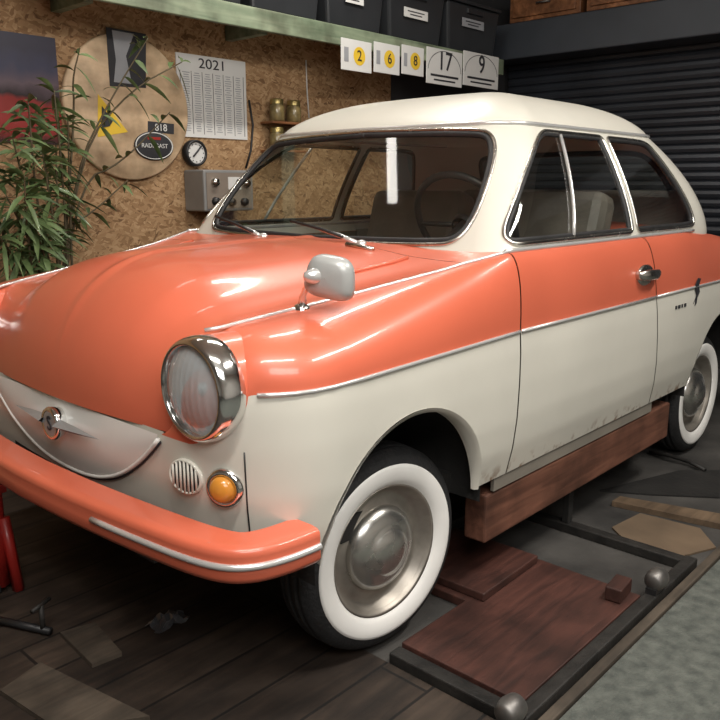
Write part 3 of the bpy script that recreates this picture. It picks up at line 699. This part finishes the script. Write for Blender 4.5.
# ------------------------------------------------------------ shelf, bins, plates
YS=1.2
xL=.75; xR=onY(501,60,YS).x
shf=thing('wall_shelf','long green-painted wooden shelf along the chipboard wall','shelf',((xL+xR)/2,1.35,1.83))
MB().box(((xL+xR)/2,YS-.012,1.877),(xR-xL,.024,.095)).build('fascia','greenwood',shf,False,bevel=.004)
MB().box(((xL+xR)/2,1.35,1.915),(xR-xL,.30,.02)).build('shelf_board','greenwood',shf,False)
for x in (1.0,1.9,2.8,3.6): MB().box((x,1.36,1.86),(.04,.27,.07)).build('bracket','greenwood',shf,False)
bl=['dark plastic storage bin on the left end of the shelf','dark plastic storage bin on the shelf, without a label, above the jars','dark plastic storage bin with a narrow white label, above the leftmost plates','dark plastic storage bin with a broad white label, above the middle plates','dark plastic storage bin at the right end of the shelf']
for i,((a,bx),lb) in enumerate(zip(((192,248),(251,324),(327,386),(389,445),(448,499)),bl)):
    x0=onY(a,20+i*7,YS).x; x1=onY(bx,20+i*8,YS).x; xc=(x0+x1)/2; w=x1-x0
    t=thing('storage_bin',lb,'storage bin',(xc,1.34,1.925),'storage bins on the shelf')
    MB().box((xc,1.34,2.065),(w,.27,.28),taper=.88).build('bin_body','bin',t,False,bevel=.015)
    MB().box((xc,1.34,2.215),(w+.01,.29,.02)).box((xc,1.205,2.17),(w*.3,.02,.03)).build('rim','bin',t,False,bevel=.004)
    if i in (2,3,4):
        z=2.075 if i!=4 else 2.10; wl=w*(.3 if i==2 else .42)
        l=MB().box((xc-.02,1.2018,z),(wl,.002,.05)).build('label_card','greyink' if i==4 else 'paper',t,False)
        for zz,k in ((.008,.7),(-.008,.5)): MB().box((xc-.02,1.2005,z+zz),(wl*k,.001,.006)).build('label_line','ink',l,False)
plates=[((340,37),(372,66),'small white number plate with a yellow disc, leftmost in the hanging row',1),
 ((373,41),(400,69),'small white number plate with a yellow disc reading six',1),((401,44),(424,73),'small white number plate with a yellow disc, next to the large seventeen',1),
 ((426,46),(462,85),'larger white hanging plate reading seventeen',0),((463,50),(498,90),'larger white hanging plate reading nine, at the right end of the row',0)]
for (p0,p1,lb,kind),n in zip(plates,['2','6','8','17','9']):
    y=YS-.0266
    A=onY(*p0,y); B=onY(p1[0],p1[1],y); w=B.x-A.x-.012; z1=A.z; z0=z1-(.155 if kind else .20); xc=(A.x+B.x)/2; zc=(z0+z1)/2
    t=thing('rally_plate',lb,'plate',(xc,y,z0),'plates hanging from the shelf')
    MB().box((xc,y,zc),(w,.005,z1-z0)).build('plate','paper',t,False,bevel=.002)
    if kind:
        MB().disc((xc+.02,y-.0035,zc),(0,-1,0),.046,24).build('yellow_disc','yellow',t)
        text('number',n,.075,'ink',t,(xc+.02,y-.005,zc))
        MB().box((xc-w*.34,y-.0035,zc),(w*.14,.001,.07)).build('side_print','greyink',t,False)
    else:
        text('number',n,.15,'ink',t,(xc,y-.004,zc+.03),sx=.95,extr=.002)
        for dz,k,hh_ in ((-.05,.78,.012),(-.075,.6,.009)): MB().box((xc,y-.0035,zc+dz),(w*k,.001,hh_)).build('small_print','ink',t,False)
        MB().tube([Vector((xc+cos(a)*w*.46,y-.003,zc-.02+sin(a)*.11)) for a in [pi*i/16 for i in range(17)]],.0018,5).build('arch_print','ink',t,False)
# ------------------------------------------------------------ wall items
A=onY(-30,26,1.49); B=onY(64,145,1.49)
tag(MB().box(((A.x+B.x)/2,1.497,(A.z+B.z)/2),(B.x-A.x,.006,A.z-B.z)).build('poster','poster',None,False,org=((A.x+B.x)/2,1.497,B.z)),'dark purple and red poster on the wall behind the plant','poster')
A=onY(176,50,1.49); B=onY(248,137,1.49); x0,x1=A.x,B.x; z1=onY(212,57,1.49).z; z0=onY(212,138,1.49).z; xc=(x0+x1)/2
ca=thing('wall_calendar','white year planner calendar on the wall beside the round wooden board','calendar',(xc,1.497,z0))
MB().box((xc,1.497,(z0+z1)/2),(x1-x0,.006,z1-z0)).build('sheet','paper',ca,False)
W=x1-x0; H=z1-z0; yc_=1.4933
text('year','2021',H*.17,'ink',ca,(xc,yc_-.001,z1-H*.10),sx=1.3)
for c in range(6):
    g=MB()
    for r in range(26): g.box((x0+W*(.07+.150*c)+W*.055,yc_,z1-H*(.22+.028*r)),(W*.105*random.uniform(.5,1),.001,H*.010))
    g.build('date_column','greyink',ca,False)
for c in range(7): MB().box((x0+W*(.045+.152*c),yc_,z1-H*.58),(W*.006,.001,H*.76)).build('column_line','ink',ca,False)
yd=1.472; dc_=onY(130,108,yd); tp=onY(130,34,yd).z; rad=tp-dc_.z
rb=thing('round_board','large round plywood board covered with stickers, hanging on the wall','board',(dc_.x,yd,dc_.z-rad))
MB().lathe([(0,0),(rad-.006,0),(rad,.006),(rad,.022),(rad-.006,.028),(0,.028)],(dc_.x,yd+.028,dc_.z),(0,-1,0),72).build('disc','discwood',rb)
ysk=yd-.002
def quad(pxs,y,mat,name,par):
    return MB().prism([onY(a,b,y) for a,b in pxs],(0,0,0),(0,.002,0)).build(name,mat,par,False)
pp=quad([(106,27),(146,34),(146,88),(110,86)],ysk,'ink','photo_print',rb)
quad([(112,30),(134,34),(126,56),(132,84),(114,82),(116,60)],ysk-.003,'greyink','photo_figure',pp)
wt=quad([(98,94),(128,132),(98,137)],ysk,'yellow','warning_triangle',rb)
quad([(102,106),(113,121),(110,126),(102,128)],ysk-.003,'ink','triangle_mark',wt)
oc=onY(154,146,ysk-.004)
ov=MB().lathe([(.0,0),(.103,0),(.105,.002),(.095,.004),(0,.004)],oc,(0,-1,0),40,sc=(.62,1)).build('oval_sticker','ink',rb)
MB().lathe([(.099,.0045),(.102,.006),(.097,.006),(.095,.0045)],oc,(0,-1,0),40,sc=(.60,1)).build('oval_ring','paper',ov)
text('oval_lettering','RADEGAST',.027,'paper',ov,oc+Vector((0,-.007,0)),sx=1.05,extr=.0012)
MB().box(oc+Vector((0,-.005,.034)),(.07,.001,.012)).build('oval_accent','red',ov,False)
ds=quad([(148,121),(174,124),(174,134),(148,132)],ysk,'ink','display_strip',rb)
text('display_digits','818',.045,'paper',ds,onY(161,128,ysk-.004))
gr=.062; gc=onY(195,153,1.47); gc.y=1.47
ga=thing('round_gauge','small round white dial gauge on the wall right of the round board','gauge',(gc.x,1.47,gc.z-gr))
MB().lathe([(0,-.03),(gr-.006,-.03),(gr,-.02),(gr,.015),(gr-.010,.02),(gr-.012,.010)],gc,(0,-1,0),40).build('bezel','black',ga)
MB().disc(gc+Vector((0,-.010,0)),(0,-1,0),gr-.010,36).build('dial','paper',ga)
MB().tube([gc+Vector((-.02,-.014,-.018)),gc+Vector((.030,-.014,.033))],.004,6).build('needle','ink',ga)
for i in range(12):
    a=2*pi*i/12; MB().box(gc+Vector((.042*cos(a),-.0115,.042*sin(a))),(.005,.001,.005)).build('tick','ink',ga,False)
A=onY(203,168,1.34); B=onY(254,212,1.34); xc=(A.x+B.x)/2; w=B.x-A.x; z1=onY(228,170,1.34).z; z0=onY(228,211,1.34).z; zc=(z0+z1)/2
cb_=thing('control_box','grey metal charger box with dial and knobs mounted on the wall','control box',(xc,1.42,z0))
MB().box((xc,1.42,zc),(w,.16,z1-z0)).build('housing','boxgrey',cb_,False,bevel=.008)
fp=MB().box((xc,1.3385,zc),(w*.9,.003,(z1-z0)*.86)).build('front_plate','dash',cb_,False)
mw=MB().box((xc+w*.10,1.336,zc+.035),(w*.26,.004,.06)).build('meter_window','paper',cb_,False)
MB().tube([(xc+w*.08,1.333,zc+.012),(xc+w*.16,1.333,zc+.055)],.003,5).build('meter_needle','ink',mw)
for dx,dz in ((-.3,.04),(-.3,-.05),(.02,-.055),(.28,-.055),(.33,.035)): MB().lathe([(.020,0),(.018,.02),(0,.022)],(xc+w*dx,1.337,zc+dz),(0,-1,0),20).build('knob','black' if dz<0 else 'dullchrome',cb_)
for i,(pz,jl) in enumerate((((286,122),('upper left jar with a gold lid above the control box','upper right jar with a gold lid above the control box')),((286,150),('lower left jar with a gold lid on the small shelf','lower right jar with a gold lid on the small shelf')))):
    P=onY(*pz,1.42); z=P.z
    jt=thing('jar_shelf','small %s wooden ledge holding two jars on the wall'%('upper' if i==0 else 'lower'),'shelf',(P.x,1.45,z-.012))
    MB().box((P.x+.015,1.45,z-.006),(.25,.10,.012)).build('ledge','drawerwood',jt,False,bevel=.002)
    for k in (0,1):
        x=P.x-.045+k*.12
        j=thing('jar',jl[k],'jar',(x,1.44,z+.0005),'jars on the wall ledges')
        MB().lathe([(0,.0),(.036,0),(.040,.006),(.040,.075),(.034,.086),(.032,.092),(0,.092)],(x,1.44,z+.0005),(0,0,1),24).build('glass_body','jar',j)
        MB().lathe([(.036,.088),(.036,.110),(.033,.114),(0,.114)],(x,1.44,z+.0005),(0,0,1),24).build('lid','lid',j)
cp=[onY(a,b,1.494) for a,b in ((249,100),(253,125),(251,150),(246,168))]
tag(MB().tube(cp,.006,6).build('power_cable','black',None,org=cp[-1]),'black cable running down the wall to the control box','cable')
cp=[onY(a,b,1.496) for a,b in ((306,60),(307,90),(309,118))]
tag(MB().tube(cp,.004,6).build('wall_wire','paper',None,org=cp[-1]),'thin white wire hanging on the wall beside the jars','wire')
for i,(y0,y1,lb) in enumerate(((.78,1.30,'wooden drawer box above the shutter housing, next to the storage bins'),(.18,.74,'wooden drawer box above the shutter housing, second from the storage bins'),(-.42,.14,'wooden drawer box above the shutter housing, third from the storage bins'))):
    yc=(y0+y1)/2; t=thing('drawer_box',lb,'drawer box',(4.28,yc,2.195),'wooden drawer boxes on the shutter housing')
    MB().box((4.28,yc,2.285),(.26,y1-y0,.18)).build('case','drawerwood',t,False,bevel=.004)
    dr=MB().box((4.145,yc,2.285),(.02,y1-y0-.06,.13)).build('drawer','drawerwood',t,False,bevel=.004)
    MB().tube([(4.13,yc-.05,2.29),(4.115,yc-.04,2.29),(4.115,yc+.04,2.29),(4.13,yc+.05,2.29)],.006,6).build('handle','steel',dr)
# ------------------------------------------------------------ plant
pc=Vector((.74,1.16,0)); pl=thing('potted_oleander','tall leafy green shrub in a pot against the wall at the left','plant',pc)
MB().lathe([(0,0),(.12,0),(.16,.26),(.175,.26),(.175,.30),(.155,.30),(.15,.27)],pc,(0,0,1),32).build('pot','terracotta',pl)
MB().disc(pc+Vector((0,0,.272)),(0,0,1),.151,24).build('soil','soil',pl)
st=MB(); lv=MB()
def leaf(p,d,ln,wd):
    d=d.normalized(); sd=d.cross(Vector((0,0,1)))
    if sd.length<.1: sd=d.cross(Vector((0,1,0)))
    sd.normalize(); n=sd.cross(d); rows=[]
    roll=random.uniform(-.8,.8); sd=(sd*cos(roll)+n*sin(roll)); n=sd.cross(d)
    for f,w in ((0,.12),(.2,.75),(.45,1),(.7,.75),(.9,.3),(1,.02)):
        c=p+d*(ln*f)-Vector((0,0,1))*(ln*.45*f*f); rows.append([c-sd*wd*w+n*wd*.3*w,c,c+sd*wd*w+n*wd*.3*w])
    lv.grid(rows)
def sm_path3(k):
    for _ in range(2):
        Q=[k[0]]
        for a,b in zip(k,k[1:]): Q+=[a*.75+b*.25,a*.25+b*.75]
        k=Q+[k[-1]]
    return k
def branch(pts,nl,r0=.008,ln=.13,f0=.45):
    pts=[Vector(p) for p in pts]; K=sm_path3(pts); st.tube(K,[lerp(r0,.002,i/(len(K)-1)) for i in range(len(K))],6)
    for i in range(nl):
        f=lerp(f0,1,(i+random.random())/nl); q=f*(len(K)-1); j=min(int(q),len(K)-2); p=K[j].lerp(K[j+1],q-j); ax=(K[j+1]-K[j]).normalized()
        a=random.uniform(0,2*pi); o=ax.orthogonal().normalized(); o=(o*cos(a)+ax.cross(o)*sin(a))
        leaf(p,ax*random.uniform(.1,.7)+o*random.uniform(.6,1)+Vector((0,0,random.uniform(-.7,.35))),ln*random.uniform(.7,1.25),.0105*random.uniform(.8,1.2))
base=pc+Vector((0,0,.27))
tips=[((28,100),1.05,32),((54,90),1.15,32),((12,135),1.0,34),((68,118),1.12,22),((42,150),1.0,34),((6,195),1.0,34),((52,185),1.05,26),((32,220),1.0,30),((-12,165),1.05,34),((24,175),.95,36),((44,240),1.05,18),((-5,230),1.0,28),((38,118),1.2,34),((18,250),1.05,20),((56,145),1.18,26)]
for (px,py),yy,nl in tips:
    tpn=onY(px,py,yy); md=base.lerp(tpn,.55)+Vector((random.uniform(-.06,.06),random.uniform(-.05,.05),.12)); branch([base+Vector((random.uniform(-.04,.04),random.uniform(-.04,.04),0)),md,tpn],nl)
for pxs,nl in (([(75,170),(110,100),(148,38)],16),([(80,150),(130,90),(182,62)],12),([(80,180),(120,165),(170,112)],8),([(60,230),(90,215),(128,180)],12),([(75,110),(72,80),(80,48)],8)):
    branch([pc+Vector((0,0,.6))]+[onY(a,b,1.22-.03*i) for i,(a,b) in enumerate(pxs)],nl,.006,.10)
st.build('stems','stem',pl); lv.build('foliage','leaf',pl)

# ------------------------------------------------------------ lights
def area(name,loc,target,sx,sy,e,col):
    l=bpy.data.lights.new(name,'AREA'); l.shape='RECTANGLE'; l.size=sx; l.size_y=sy; l.energy=e; l.color=col
    o=bpy.data.objects.new(name,l); COL.objects.link(o); o.location=loc
    d=Vector(target)-Vector(loc); o.rotation_euler=d.to_track_quat('-Z','Y').to_euler(); return o
warm=(1,.95,.88)
area('tube_light_front',(-.3,-1.3,2.72),(-.2,-1.1,0),1.4,.09,44,warm)
area('tube_light_side',(1.6,-2.0,2.72),(1.4,-1.4,0),1.4,.09,48,warm)
area('tube_light_wall',(1.9,.5,2.72),(1.9,.75,0),1.3,.07,24,warm)
area('tube_light_corner',(.88,1.03,2.70),(.88,1.0,0),.5,.09,1.3,warm)
area('added_soft_fill',(-.8,-2.6,2.6),(.8,-.4,.5),1.8,1.2,62,(1,.97,.93))  # added fill with no real fitting behind it, softens the overall light
w=bpy.data.worlds.new('world'); SC.world=w; w.use_nodes=True
w.node_tree.nodes['Background'].inputs[0].default_value=(.9,.85,.8,1); w.node_tree.nodes['Background'].inputs[1].default_value=.05
SC.view_settings.view_transform='Standard'; SC.view_settings.look='None'
